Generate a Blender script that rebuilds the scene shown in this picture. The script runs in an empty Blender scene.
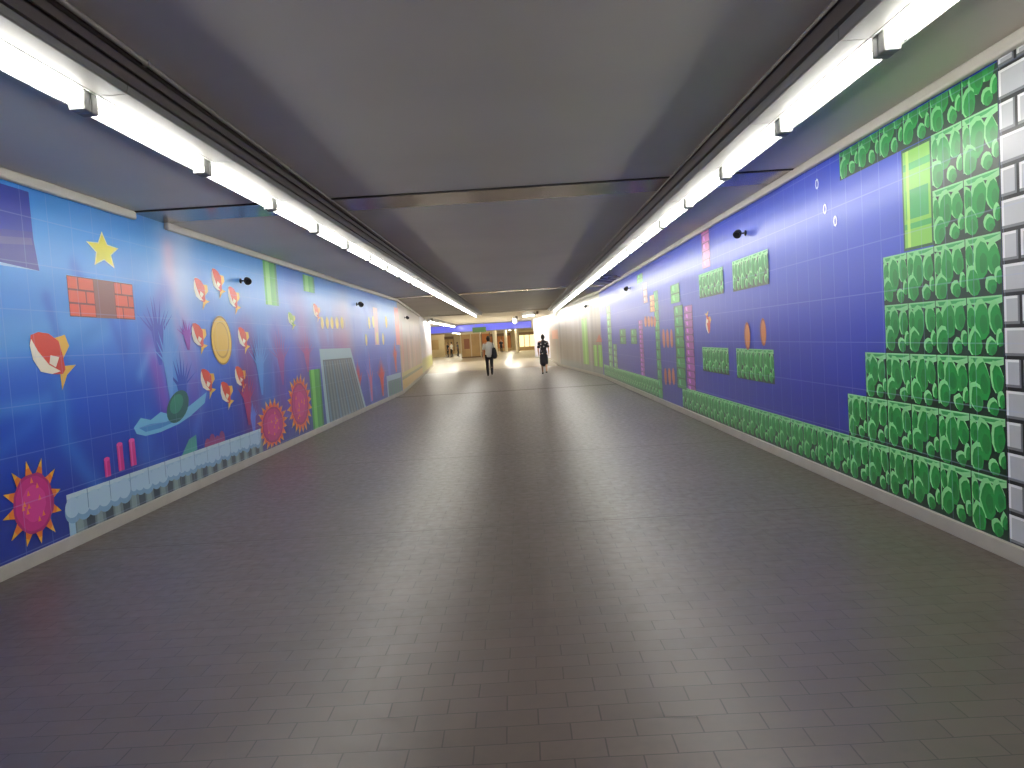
import bpy, bmesh, math, random
import numpy as np
from mathutils import Vector, Matrix

# ---------------------------------------------------------------- camera, world, exposure
SC = bpy.context.scene
COL = SC.collection
F = 755.0; VPX, VPY = 519.0, 339.7; ROLL = math.radians(3.5); CAM = np.array([0.0, 0.0, 1.5])
_f = np.array([VPX-512, 384-VPY, -F]); _f /= np.linalg.norm(_f)
_u = np.array([-math.sin(ROLL), math.cos(ROLL), 0.0]); _u -= (_u@_f)*_f; _u /= np.linalg.norm(_u)
_r = np.cross(_f, _u)
RW = np.array([_r, _f, _u])                      # camera space -> world (x right, y forward, z up)
cd = bpy.data.cameras.new('camera'); cam = bpy.data.objects.new('camera', cd); COL.objects.link(cam)
cd.sensor_width = 36; cd.lens = 36*F/1024; cd.clip_end = 400; cd.clip_start = .05
M4 = Matrix([list(RW[i])+[CAM[i]] for i in range(3)]+[[0, 0, 0, 1]])
cam.matrix_world = M4
SC.camera = cam
w = bpy.data.worlds.new('world'); SC.world = w; w.use_nodes = True
w.node_tree.nodes['Background'].inputs[0].default_value = (.8, .85, 1, 1)
w.node_tree.nodes['Background'].inputs[1].default_value = .03
SC.view_settings.view_transform = 'Standard'; SC.view_settings.look = 'None'
SC.view_settings.gamma = 1; SC.view_settings.use_curve_mapping = False
SC.view_settings.exposure = 0.08
TUBE_E = 36.0
HALL_E = 150.0

# ---------------------------------------------------------------- dimensions
XL, XR, H = -3.83, 2.88, 3.03
TXL, TXR = -2.14, 1.89            # lamp rows
YB, YE = -5.0, 40.0               # added wall behind the camera, end of the tunnel ceiling

class Frame:                      # a wall plane: s runs along it, off comes out of it
    def __init__(s, ox, oy, dx, dy, nx, ny):
        s.o = Vector((ox, oy, 0)); s.d = Vector((dx, dy, 0)).normalized(); s.n = Vector((nx, ny, 0)).normalized()
    def p(s, a, z, off=0): return s.o + s.d*a + s.n*off + Vector((0, 0, z))
    def px(s, x, y, off=0):       # a point of the photograph seen on this wall
        d = RW@np.array([x-512, 384-y, -F]); n = np.array(s.n)
        t = ((np.array(s.o)+n*off-CAM)@n)/(d@n); q = CAM+t*d
        return float((q-np.array(s.o))@np.array(s.d)), float(q[2])
def seg_frame(a, b, side):        # side +1: the room lies to the right of a->b
    d = Vector((b[0]-a[0], b[1]-a[1])).normalized()
    return Frame(a[0], a[1], d.x, d.y, d.y*side, -d.x*side)
LEFT = Frame(XL, 0, 0, 1, 1, 0)
RIGHT = Frame(XR, 0, 0, 1, -1, 0)
LP = [(XL, YB), (XL, 24.2), (-4.9, 37.7), (-6.5, 56)]
RP = [(XR, YB), (XR, 26.5), (2.1, 39.5), (2.1, 52), (1.2, 60)]
LEFT2 = seg_frame(LP[1], LP[2], 1); LEFT3 = seg_frame(LP[2], LP[3], 1)
RIGHT2 = seg_frame(RP[1], RP[2], -1); RIGHT3 = seg_frame(RP[2], RP[3], -1); RIGHT4 = seg_frame(RP[3], RP[4], -1)

# ---------------------------------------------------------------- materials
def lin(c):
    return tuple(((v/255)/12.92 if v/255 <= .04045 else ((v/255+.055)/1.055)**2.4) for v in c)
def mat(name, rgb=(128, 128, 128), rough=.5, metal=0, emit=None, es=1, spec=.5, noise=None, coat=0):
    m = bpy.data.materials.new(name); m.use_nodes = True; nt = m.node_tree
    b = nt.nodes['Principled BSDF']; c = lin(rgb)
    b.inputs['Base Color'].default_value = (*c, 1); b.inputs['Roughness'].default_value = rough
    b.inputs['Metallic'].default_value = metal; b.inputs['Specular IOR Level'].default_value = spec
    b.inputs['Coat Weight'].default_value = coat
    if emit:
        b.inputs['Emission Color'].default_value = (*lin(emit), 1); b.inputs['Emission Strength'].default_value = es
    if noise:
        sc, amt = noise
        g = nt.nodes.new('ShaderNodeNewGeometry'); n = nt.nodes.new('ShaderNodeTexNoise'); n.inputs['Scale'].default_value = sc
        n.inputs['Detail'].default_value = 5
        r = nt.nodes.new('ShaderNodeMapRange'); r.inputs[1].default_value = .3; r.inputs[2].default_value = .7
        r.inputs[3].default_value = 1-amt; r.inputs[4].default_value = 1+amt
        mx = nt.nodes.new('ShaderNodeVectorMath'); mx.operation = 'SCALE'; mx.inputs[0].default_value = c
        nt.links.new(g.outputs['Position'], n.inputs['Vector']); nt.links.new(n.outputs['Fac'], r.inputs[0])
        nt.links.new(r.outputs[0], mx.inputs['Scale']); nt.links.new(mx.outputs[0], b.inputs['Base Color'])
    return m

def floor_mat():
    m = bpy.data.materials.new('brown_brick_paving'); m.use_nodes = True; nt = m.node_tree; N = nt.nodes; L = nt.links
    b = N['Principled BSDF']
    g = N.new('ShaderNodeNewGeometry')
    nz0 = N.new('ShaderNodeTexNoise'); nz0.inputs['Scale'].default_value = 1.2; nz0.inputs['Detail'].default_value = 2
    L.new(g.outputs['Position'], nz0.inputs['Vector'])
    wob = N.new('ShaderNodeVectorMath'); wob.operation = 'MULTIPLY_ADD'; wob.inputs[1].default_value = (.03, .03, 0)
    L.new(nz0.outputs['Color'], wob.inputs[0]); L.new(g.outputs['Position'], wob.inputs[2])
    br = N.new('ShaderNodeTexBrick'); br.offset = .5; br.squash = 1
    br.inputs['Scale'].default_value = 1; br.inputs['Brick Width'].default_value = .245; br.inputs['Row Height'].default_value = .125
    br.inputs['Mortar Size'].default_value = .0035; br.inputs['Mortar Smooth'].default_value = .3; br.inputs['Bias'].default_value = 0
    br.inputs['Color1'].default_value = (*lin((84, 73, 67)), 1); br.inputs['Color2'].default_value = (*lin((91, 79, 73)), 1)
    br.inputs['Mortar'].default_value = (*lin((56, 48, 43)), 1)
    L.new(wob.outputs[0], br.inputs['Vector'])
    n1 = N.new('ShaderNodeTexNoise'); n1.inputs['Scale'].default_value = .55; n1.inputs['Detail'].default_value = 6
    n2 = N.new('ShaderNodeTexNoise'); n2.inputs['Scale'].default_value = 14; n2.inputs['Detail'].default_value = 6
    L.new(g.outputs['Position'], n1.inputs['Vector']); L.new(g.outputs['Position'], n2.inputs['Vector'])
    r1 = N.new('ShaderNodeMapRange'); r1.inputs[1].default_value = .3; r1.inputs[2].default_value = .7; r1.inputs[3].default_value = .82; r1.inputs[4].default_value = 1.16
    r2 = N.new('ShaderNodeMapRange'); r2.inputs[1].default_value = .3; r2.inputs[2].default_value = .7; r2.inputs[3].default_value = .85; r2.inputs[4].default_value = 1.15
    L.new(n1.outputs['Fac'], r1.inputs[0]); L.new(n2.outputs['Fac'], r2.inputs[0])
    mu = N.new('ShaderNodeMath'); mu.operation = 'MULTIPLY'; L.new(r1.outputs[0], mu.inputs[0]); L.new(r2.outputs[0], mu.inputs[1])
    sc = N.new('ShaderNodeVectorMath'); sc.operation = 'SCALE'; L.new(br.outputs['Color'], sc.inputs[0]); L.new(mu.outputs[0], sc.inputs['Scale'])
    L.new(sc.outputs[0], b.inputs['Base Color'])
    rr = N.new('ShaderNodeMapRange'); rr.inputs[1].default_value = .3; rr.inputs[2].default_value = .7; rr.inputs[3].default_value = .30; rr.inputs[4].default_value = .44
    L.new(n2.outputs['Fac'], rr.inputs[0]); L.new(rr.outputs[0], b.inputs['Roughness'])
    b.inputs['Specular IOR Level'].default_value = .5
    bp = N.new('ShaderNodeBump'); bp.inputs['Strength'].default_value = .2; bp.inputs['Distance'].default_value = .004; bp.invert = True
    ad = N.new('ShaderNodeMath'); ad.operation = 'MULTIPLY_ADD'; ad.inputs[1].default_value = .25
    L.new(n2.outputs['Fac'], ad.inputs[0]); L.new(br.outputs['Fac'], ad.inputs[2]); L.new(ad.outputs[0], bp.inputs['Height'])
    L.new(bp.outputs[0], b.inputs['Normal'])
    return m

def print_mat(name, axis, pw, ph, z0):
    """glossy printed laminate: colour attribute of the print plus the pale joints between the panels"""
    m = bpy.data.materials.new(name); m.use_nodes = True; nt = m.node_tree; N = nt.nodes; L = nt.links
    b = N['Principled BSDF']; b.inputs['Roughness'].default_value = .36; b.inputs['Specular IOR Level'].default_value = .35
    b.inputs['Coat Weight'].default_value = .4; b.inputs['Coat Roughness'].default_value = .32
    at = N.new('ShaderNodeAttribute'); at.attribute_name = 'print'
    g = N.new('ShaderNodeNewGeometry'); sp = N.new('ShaderNodeSeparateXYZ'); L.new(g.outputs['Position'], sp.inputs[0])
    def joint(out, period, off, wd):
        a = N.new('ShaderNodeMath'); a.operation = 'SUBTRACT'; a.inputs[1].default_value = off; L.new(out, a.inputs[0])
        c = N.new('ShaderNodeMath'); c.operation = 'PINGPONG'; c.inputs[1].default_value = period/2; L.new(a.outputs[0], c.inputs[0])
        d = N.new('ShaderNodeMapRange'); d.inputs[1].default_value = wd; d.inputs[2].default_value = wd*.3; d.inputs[3].default_value = 0; d.inputs[4].default_value = 1
        L.new(c.outputs[0], d.inputs[0]); return d.outputs[0]
    a = joint(sp.outputs['Y'], pw, 0, .006); c = joint(sp.outputs['Z'], ph, z0, .006)
    mx = N.new('ShaderNodeMath'); mx.operation = 'MAXIMUM'; L.new(a, mx.inputs[0]); L.new(c, mx.inputs[1])
    fa = N.new('ShaderNodeMath'); fa.operation = 'MULTIPLY'; fa.inputs[1].default_value = .22; L.new(mx.outputs[0], fa.inputs[0])
    mi = N.new('ShaderNodeMix'); mi.data_type = 'RGBA'; mi.inputs['B'].default_value = (.45, .55, .85, 1)
    L.new(fa.outputs[0], mi.inputs['Factor']); L.new(at.outputs['Color'], mi.inputs['A']); L.new(mi.outputs['Result'], b.inputs['Base Color'])
    return m

M = dict(
    floor=floor_mat(),
    floor_hall=mat('tan_stone_paving_lit', (180, 170, 150), .25, noise=(1.5, .08)),  # tan raised to take in the hall's brighter light and floor reflections
    ceil=mat('grey_painted_ceiling', (212, 204, 193), .55, noise=(.6, .05)),
    white=mat('white_enamel', (228, 228, 224), .45),
    trough=mat('white_reflector', (235, 235, 232), .4),
    plate=mat('dimmed_grey_plate', (134, 131, 127), .55),  # darkened tone stands in for weaker light on the lamp side plate
    tube=mat('fluorescent_tube', (255, 255, 255), .5, emit=(252, 251, 243), es=TUBE_E),
    tube_hall=mat('hall_fluorescent_tube', (255, 255, 255), .5, emit=(255, 250, 232), es=HALL_E),
    socket=mat('grey_lamp_socket', (150, 150, 146), .5),
    dark=mat('dark_brown_rail', (92, 82, 78), .5),
    rail=mat('grey_conduit', (150, 142, 135), .45),
    strip=mat('brown_metal_cover', (136, 118, 106), .18, metal=.9, noise=(2, .1)),
    joint=mat('dark_joint', (60, 52, 48), .7), fjoint=mat('floor_joint', (76, 65, 60), .5),
    base=mat('grey_stone_skirting', (178, 172, 163), .5, noise=(4, .06)),
    trim=mat('off_white_moulding', (214, 208, 198), .5),
    wall=mat('plain_wall_panel', (190, 190, 190), .5),
    wall_white=mat('lilac_white_panel', (226, 224, 244), .35),
    print_l=print_mat('left_printed_panel', 1, .33, .37, .12),
    print_r=print_mat('right_printed_panel', 1, .30, .40, .10),
    black=mat('black_plastic', (22, 22, 24), .45),
    hallceil=mat('cream_hall_ceiling', (232, 226, 212), .6),
    tan=mat('tan_cladding', (192, 158, 108), .45, noise=(1.2, .12)),
    tan_wall=mat('beige_wall', (204, 184, 142), .5, noise=(.5, .15)),
    orange=mat('orange_wood_panel', (184, 112, 50), .4, noise=(2, .1)),
    pale=mat('pale_pillar', (220, 208, 180), .4),
    blue=mat('blue_sign_panel', (90, 95, 205), .15, emit=(105, 110, 225), es=.55),
    green_sign=mat('green_sign', (60, 92, 50), .4),
    lit=mat('lit_shop_window', (240, 230, 190), .3, emit=(245, 236, 190), es=.9),
    frame=mat('brown_window_frame', (120, 92, 62), .5),
    poster=mat('brown_poster', (150, 96, 70), .5),
)

# ---------------------------------------------------------------- object helpers
def link(o, parent=None):
    COL.objects.link(o)
    if parent: o.parent = parent
    return o
def tag(o, label=None, cat=None, group=None, kind=None):
    if label: o['label'] = label
    if cat: o['category'] = cat
    if group: o['group'] = group
    if kind: o['kind'] = kind
    return o
def empty(name, loc, label=None, cat=None, group=None, rz=0):
    o = bpy.data.objects.new(name, None); link(o); o.location = loc; o.rotation_euler = (0, 0, rz); o.empty_display_size = .1
    return tag(o, label, cat, group)
class MB:
    def __init__(s): s.v = []; s.f = []
    def add(s, vs, fs):
        n = len(s.v); s.v += [tuple(v) for v in vs]; s.f += [tuple(i+n for i in f) for f in fs]; return s
    def box(s, x0, x1, y0, y1, z0, z1):
        x0, x1 = sorted((x0, x1)); y0, y1 = sorted((y0, y1)); z0, z1 = sorted((z0, z1))
        return s.add([(x0, y0, z0), (x1, y0, z0), (x1, y1, z0), (x0, y1, z0), (x0, y0, z1), (x1, y0, z1), (x1, y1, z1), (x0, y1, z1)],
                     [(0, 3, 2, 1), (4, 5, 6, 7), (0, 1, 5, 4), (1, 2, 6, 5), (2, 3, 7, 6), (3, 0, 4, 7)])
    def prof(s, pts, y0, y1):     # a closed x,z outline drawn out along y
        n = len(pts); vs = [(x, y0, z) for x, z in pts]+[(x, y1, z) for x, z in pts]
        return s.add(vs, [tuple(range(n)), tuple(range(2*n-1, n-1, -1))]+[(i, i+n, (i+1) % n+n, (i+1) % n) for i in range(n)])
    def cyl(s, a, b, r, n=16, r2=None):
        a = Vector(a); b = Vector(b); t = (b-a).normalized(); u = t.orthogonal().normalized(); v = t.cross(u); r2 = r if r2 is None else r2
        vs = [a+(u*math.cos(k*2*math.pi/n)+v*math.sin(k*2*math.pi/n))*r for k in range(n)]+[b+(u*math.cos(k*2*math.pi/n)+v*math.sin(k*2*math.pi/n))*r2 for k in range(n)]
        return s.add(vs, [tuple(range(n-1, -1, -1)), tuple(range(n, 2*n))]+[(i, (i+1) % n, (i+1) % n+n, i+n) for i in range(n)])
    def lathe(s, o, t, prof, n=18):   # prof: (distance along t, radius)
        o = Vector(o); t = Vector(t).normalized(); u = t.orthogonal().normalized(); v = t.cross(u); vs = []
        for d, r in prof: vs += [o+t*d+(u*math.cos(k*2*math.pi/n)+v*math.sin(k*2*math.pi/n))*r for k in range(n)]
        fs = [tuple(range(n-1, -1, -1)), tuple(range((len(prof)-1)*n, len(prof)*n))]
        for j in range(len(prof)-1): fs += [(j*n+i, j*n+(i+1) % n, (j+1)*n+(i+1) % n, (j+1)*n+i) for i in range(n)]
        return s.add(vs, fs)
    def build(s, name, m, parent=None, smooth=False, bevel=0):
        me = bpy.data.meshes.new(name); me.from_pydata(s.v, [], s.f); me.update()
        bm = bmesh.new(); bm.from_mesh(me); bmesh.ops.recalc_face_normals(bm, faces=bm.faces); bm.to_mesh(me); bm.free()
        me.materials.append(m)
        if smooth:
            for p in me.polygons: p.use_smooth = True
        o = link(bpy.data.objects.new(name, me), parent)
        if bevel:
            b = o.modifiers.new('bevel', 'BEVEL'); b.width = bevel; b.segments = 2; b.limit_method = 'ANGLE'
        return o
def structure(o): return tag(o, kind='structure')
def path_solid(pts, side, z0, z1, t, off=0):
    """a wall that follows pts; its face lies on the path and it is t thick, away from the room (or into it for negative t)"""
    mb = MB(); n = len(pts); A = []; B = []
    for i, p in enumerate(pts):
        ds = []
        if i: ds.append(Vector((p[0]-pts[i-1][0], p[1]-pts[i-1][1])).normalized())
        if i < n-1: ds.append(Vector((pts[i+1][0]-p[0], pts[i+1][1]-p[1])).normalized())
        nn = sum((Vector((d.y*side, -d.x*side)) for d in ds), Vector((0, 0))).normalized()
        A.append(Vector(p)+nn*off); B.append(Vector(p)+nn*(off-t))
    vs = [(*a, z0) for a in A]+[(*b, z0) for b in B]+[(*a, z1) for a in A]+[(*b, z1) for b in B]
    fs = [(0, n, 3*n, 2*n), (n-1, 3*n-1, 4*n-1, 2*n-1)]
    for i in range(n-1):
        j = i+1
        fs += [(i, j, j+2*n, i+2*n), (i+n, i+3*n, j+3*n, j+n), (i+2*n, j+2*n, j+3*n, i+3*n), (i, i+n, j+n, j)]
    return mb.add(vs, fs)

# ---------------------------------------------------------------- the setting
structure(MB().box(-5.2, 4, YB, 40, -.2, 0).add([(-5.2, 20, 0)], []).build('floor', M['floor']))
structure(MB().box(-16, 6, 40, 116, -.2, .0).build('floor', M['floor_hall']))
structure(MB().box(-6, 4, YB, YE, H, H+.25).build('ceiling', M['ceil']))
structure(MB().box(-16, 6, YE, 116, H+.02, H+.27).build('ceiling', M['hallceil']))
structure(path_solid(LP[:3], 1, 0, H, .3).build('wall_left', M['wall']))
structure(path_solid(LP[2:], 1, 0, H+.02, .3).build('wall_left_far', M['wall_white']))
structure(path_solid(RP[:3], -1, 0, H, .3).build('wall_right', M['wall']))
structure(path_solid(RP[2:], -1, 0, H+.02, .3).build('wall_right_far', M['wall_white']))
structure(MB().box(-4.2, 3.2, YB-.3, YB, 0, H).build('wall_back_added', M['wall']))  # unseen wall added to close the tunnel and bounce light
structure(path_solid(LP, 1, 0, .10, -.03).build('baseboard_left', M['base'], bevel=.004))
structure(path_solid(RP, -1, 0, .10, -.03).build('baseboard_right', M['base'], bevel=.004))
structure(MB().box(-16, 3.5, 112, 112.3, 0, 3.05).build('wall_hall_back', M['tan_wall']))
structure(MB().box(-16, -15.7, 56, 112, 0, 3.05).build('wall_hall_left', M['tan_wall']))
structure(MB().box(2.2, 2.5, 60.2, 112, 0, 3.05).build('wall_hall_right', M['pale']))
structure(MB().box(-16, -6.8, 55.8, 56.1, 0, 3.05).build('wall_hall_front', M['wall_white']))
# mouldings at the top of both walls, interrupted at the metal joint cover
def cove(pts, side, name):
    o = path_solid(pts, side, H-.085, H-.0005, -.055).build(name, M['trim'], bevel=.018); return structure(o)
SY0, SY1 = 7.68, 8.36
cove([(XL, YB), (XL, SY0)], 1, 'trim_1'); cove([(XL, SY1), LP[1], LP[2]], 1, 'trim_2')
cove([(XR, YB), RP[1], RP[2]], -1, 'trim_3')
structure(MB().box(XL, XR, SY0, SY1, H-.008, H).build('trim_5', M['strip']))
structure(MB().box(XL, XR, SY0-.03, SY0, H-.014, H).build('trim_6', M['joint']))
structure(MB().box(XL, XR, 23.3, 23.9, H-.008, H).build('trim_7', M['strip']))
structure(MB().box(XL, XR, 6.05, 6.062, -.01, .0005).build('trim_8', M['fjoint']))
structure(MB().box(XL, XR, 9.9, 9.915, -.01, .0005).build('trim_9', M['fjoint']))
structure(MB().box(XL, XR, 22.4, 22.7, -.01, .0005).build('trim_10', M['fjoint']))
structure(MB().box(-5, 2.4, YE-.03, YE+.05, H-.03, H).build('trim_11', M['trim']))

# ---------------------------------------------------------------- tube lights
ORD = ['nearest', 'second', 'third', 'fourth', 'fifth', 'sixth', 'seventh', 'eighth', 'ninth', 'tenth', 'eleventh', 'twelfth', 'thirteenth', 'fourteenth', 'fifteenth', 'sixteenth', 'seventeenth', 'eighteenth', 'nineteenth', 'twentieth', 'twenty-first', 'twenty-second', 'twenty-third', 'twenty-fourth', 'twenty-fifth', 'twenty-sixth', 'twenty-seventh']
L0 = 1.45
def make_light(m_tube, sg):
    """a tube under an asymmetric white tray; sg: +1 when the wide wing points towards +x. local z 0 = ceiling"""
    root = empty('tube_light', (0, 0, 0))
    pr = [(-.095, -.187), (-.045, -.14), (.045, -.14), (.078, -.166), (.084, -.166), (.084, -.0005), (-.1, -.0005), (-.1, -.187)]
    MB().prof([(sg*x, z) for x, z in pr], .004, L0-.004).build('housing', M['trough'], root)
    MB().prof([(sg*x, z) for x, z in ((.0842, -.163), (.226, -.163), (.232, -.157), (.232, -.0005), (.0842, -.0005))], .004, L0-.004).build('side_plate', M['plate'], root)
    MB().cyl((0, .06, -.21), (0, L0-.06, -.21), .022, 14).build('lamp_tube', m_tube, root)
    for a, b in ((.002, .068), (L0-.068, L0-.002)):
        MB().box(-.042, .042, a, b, -.245, -.139).build('lamp_socket', M['socket'], root, bevel=.008)
    return root
def dup(root, loc, rz=0):
    r = root.copy(); COL.objects.link(r); r.location = loc; r.rotation_euler = (0, 0, rz)
    for ch in root.children:
        c = ch.copy(); COL.objects.link(c); c.parent = r
    return r
rows = [('left', TXL, 3.9, 'left'), ('right', TXR, 3.82, 'right')]
for side, x, j0, word in rows:
    start = j0-6*L0; y = start; vis = 0; first = None
    while y+L0 <= YE-.1:
        if first is None: first = make_light(M['tube'], 1 if side == 'left' else -1); o = first; o.location = (x, y, H)
        else: o = dup(first, (x, y, H))
        if y+L0 < 3.2:
            tag(o, f'fluorescent tube light of the {word} ceiling row behind the photographer', 'ceiling light', f'tube lights behind the view, {word} row')
        else:
            tag(o, f'{ORD[vis]} fluorescent tube light from the near end of the {word} ceiling row', 'ceiling light', f'tube lights of the {word} row'); vis += 1
        y += L0
hall_tpl = None
def hall_light(x, y, rz, label, group=None):
    global hall_tpl
    if hall_tpl is None: hall_tpl = make_light(M['tube_hall'], 1); o = hall_tpl; o.location = (x, y, H+.02); o.rotation_euler = (0, 0, rz)
    else: o = dup(hall_tpl, (x, y, H+.02), rz)
    tag(o, label, 'ceiling light', group)
for k in range(11): hall_light(-5.15, 44+k*1.55, 0, f'{ORD[k]} tube light of the row over the hall in front of the tan kiosk', 'tube lights over the left of the hall')
for k in range(8): hall_light(-.25, 49.5+k*1.55, 0, f'{ORD[k]} tube light of the short row over the middle of the hall', 'tube lights over the middle of the hall')
hall_light(1.0, 43.0, .5, 'single slanted tube light just beyond the tunnel ceiling on the right')
for k in range(15): hall_light(-8.3, 66+k*3, 0, f'{ORD[k]} tube light behind the blue sign, left row lengthened for brightness', 'tube lights beyond the blue sign, left')  # row carried on with added lamps to brighten the hall's back
for k in range(15): hall_light(-1.2, 66+k*3, 0, f'{ORD[k]} tube light behind the blue sign, walkway row lengthened for brightness', 'tube lights beyond the blue sign, middle')  # likewise lengthened by added lamps for the dark far end

# plates, rails and conduits beside the rows; tall dark faces imitate shaded lamp sides
tag(MB().prof([(TXL+.235, H), (TXL+.235, H-.12), (TXL+.255, H-.12), (TXL+.255, H-.05), (TXL+.275, H-.05), (TXL+.275, H-.065), (TXL+.285, H-.065), (TXL+.285, H-.02), (TXL+.31, H-.02), (TXL+.31, H)], YB, YE).build('ceiling_rail', M['dark']),
    'dark brown channel rail between the left tube lights and the thin conduit', 'rail')
o = MB().cyl((TXL+.335, YB, H-.014), (TXL+.335, YE, H-.014), .013, 12).build('conduit_pipe', M['rail'], smooth=True)
tag(o, 'thin grey conduit pipe along the ceiling inside the left row of lights', 'pipe')
for yy in np.arange(1.5, 39, 2.4):
    MB().box(TXL+.318, TXL+.352, yy, yy+.02, H-.03, H-.0005).build('pipe_clip', M['rail'], o)
tag(MB().box(TXR-.262, TXR-.235, YB, YE, H-.1, H-.0005).build('ceiling_rail', M['dark']), 'dark thin rail on the ceiling inside the right row of lights', 'rail')
o = MB().cyl((TXR-.285, YB, H-.012), (TXR-.285, YE, H-.012), .010, 12).build('conduit_pipe', M['rail'], smooth=True)
tag(o, 'thin grey conduit pipe along the ceiling inside the right row of lights', 'pipe')
# conduits bending to the right wall far down the passage
cb = MB()
for k in range(3):
    yy = 19.2+k*.9
    cb.cyl((TXR+.14+k*.05, yy, H-.02), (XR-.07, yy+1.2, H-.02), .016, 8)
cb.box(XR-.4, XR-.2, 20.0, 20.35, H-.07, H-.0005)
tag(cb.build('cable_bundle', M['rail']), 'grey cables crossing from the right lights to the wall beyond the green wall print', 'cable')

# ---------------------------------------------------------------- small wall fittings
def fitting(fr, px, py, label, scale=1.0):
    s, z = fr.px(px, py, .11)
    b = fr.p(s, z, 0); n = fr.n
    root = empty('wall_spotlight', b, label, 'spotlight', 'black spotlights on the walls')
    def loc(v): return v-b
    MB().lathe(loc(b+n*.001), n, [(0, .035*scale), (.012, .035*scale), (.016, .026*scale)]).build('wall_plate', M['black'], root, smooth=False)
    MB().cyl(loc(b+n*.012), loc(b+n*.085), .009, 10).build('arm', M['black'], root, smooth=True)
    d = Vector((0, -.75, -.45))+n*.5; d.normalize()
    MB().lathe(loc(b+n*.10-d*.05*scale), d, [(0, .018*scale), (.01, .036*scale), (.045*scale, .047*scale), (.095*scale, .05*scale), (.10*scale, .043*scale), (.085*scale, .03*scale)]).build('lamp_head', M['black'], root, smooth=False)
fitting(LEFT, 248, 280.5, 'nearest small black spotlight on the left wall, beside the ring of fish')
fitting(LEFT, 361, 304, 'small black spotlight on the left wall above the grey ribbed slope, middle one', 1.2)
fitting(LEFT2, 407.5, 317.5, 'tiny black spotlight on the brown far section of the left wall', 1.1)
fitting(RIGHT, 737, 233.5, 'small black spotlight on the right blue print above the floating green ledges', 1.0)
fitting(RIGHT, 626, 288.5, 'small black spotlight on the right blue print, the middle one of that wall', 1.1)
fitting(RIGHT2, 585.5, 306, 'tiny black spotlight high on the far brown section of the right wall', 1.2)

# ---------------------------------------------------------------- printed murals
class Art:
    count = 0
    def __init__(s, fr): s.fr = fr; s.v = []; s.f = []; s.c = []; s.base = 0; s.g = Art.count % 8; Art.count += 1
    def poly(s, pts, rgb, layer=0):
        n = len(s.v)
        o = .003+.0008*s.g+1e-4*layer+(len(s.f)-s.base)*1e-5
        for a, z in pts: s.v.append(s.fr.p(a, z, o))
        s.f.append(tuple(range(n, n+len(pts)))); s.c.append(lin(rgb))
    def rect(s, a0, a1, z0, z1, rgb, layer=0): s.poly([(a0, z0), (a1, z0), (a1, z1), (a0, z1)], rgb, layer)
    def ell(s, a, z, ra, rz, rgb, layer=0, rot=0, n=22, jag=0, rnd=None):
        pts = []
        for k in range(n):
            t = 2*math.pi*k/n; j = 1+(rnd.uniform(-jag, jag) if rnd else 0)
            u = ra*j*math.cos(t); v = rz*j*math.sin(t)
            pts.append((a+u*math.cos(rot)-v*math.sin(rot), z+u*math.sin(rot)+v*math.cos(rot)))
        s.poly(pts, rgb, layer)
    def star(s, a, z, R, r, n, rgb, layer=0, rot=math.pi/2, sx=1):
        s.poly([(a+sx*(R if k % 2 == 0 else r)*math.cos(rot+math.pi*k/n), z+(R if k % 2 == 0 else r)*math.sin(rot+math.pi*k/n)) for k in range(2*n)], rgb, layer)
    def build(s, name, m, parent, label=None):
        me = bpy.data.meshes.new(name); me.from_pydata([tuple(v) for v in s.v], [], s.f); me.update()
        a = me.color_attributes.new('print', 'FLOAT_COLOR', 'CORNER')
        for p, c in zip(me.polygons, s.c):
            for li in p.loop_indices: a.data[li].color = (*c, 1)
            nn = p.normal
        me.materials.append(m)
        o = link(bpy.data.objects.new(name, me), parent)
        if label: o['label'] = label
        return o
def print_sheet(name, fr, ss, zs, colfn, m, label):
    """the background print: a fine mesh whose colour attribute holds the print's own colours"""
    ss = np.array(ss); zs = np.array(zs); A, Z = np.meshgrid(ss, zs, indexing='ij')
    o_, d_, n_ = np.array(fr.o), np.array(fr.d), np.array(fr.n)
    P = o_+A[..., None]*d_+n_*.002; P[..., 2] = Z
    V = P.reshape(-1, 3); nz = len(zs)
    i, j = np.meshgrid(np.arange(len(ss)-1), np.arange(nz-1), indexing='ij'); q = (i*nz+j).ravel()
    Fc = np.stack([q, q+nz, q+nz+1, q+1], 1)
    me = bpy.data.meshes.new(name); me.vertices.add(len(V)); me.vertices.foreach_set('co', V.ravel())
    me.loops.add(Fc.size); me.loops.foreach_set('vertex_index', Fc.ravel().astype(np.int32))
    me.polygons.add(len(Fc)); me.polygons.foreach_set('loop_start', np.arange(0, Fc.size, 4, dtype=np.int32))
    me.update(calc_edges=True)
    C = np.clip(colfn(A.ravel(), Z.ravel()), 0, 255)/255
    C = np.where(C <= .04045, C/12.92, ((C+.055)/1.055)**2.4)
    a = me.color_attributes.new('print', 'FLOAT_COLOR', 'POINT')
    a.data.foreach_set('color', np.concatenate([C, np.ones((len(C), 1))], 1).ravel().astype(np.float32))
    me.materials.append(m)
    return tag(link(bpy.data.objects.new(name, me)), label, 'mural')
def ramp(z, stops):
    out = np.zeros((len(z), 3))
    for k in range(3): out[:, k] = np.interp(z, [s[0] for s in stops], [s[1][k] for s in stops])
    return out
def soft(C, A, Z, pts, wd, rgb, amt, sa=1.0):
    """a soft brush stroke along pts"""
    D = np.full(len(A), 1e9)
    for (a0, z0), (a1, z1) in zip(pts[:-1], pts[1:]):
        va, vz = (a1-a0)/sa, z1-z0; L = va*va+vz*vz+1e-9
        t = np.clip((((A-a0)/sa)*va+(Z-z0)*vz)/L, 0, 1)
        D = np.minimum(D, ((A-a0)/sa-t*va)**2+(Z-z0-t*vz)**2)
    k = (np.exp(-D/(2*wd*wd))*amt)[:, None]
    return C*(1-k)+np.array(rgb)*k
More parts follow.
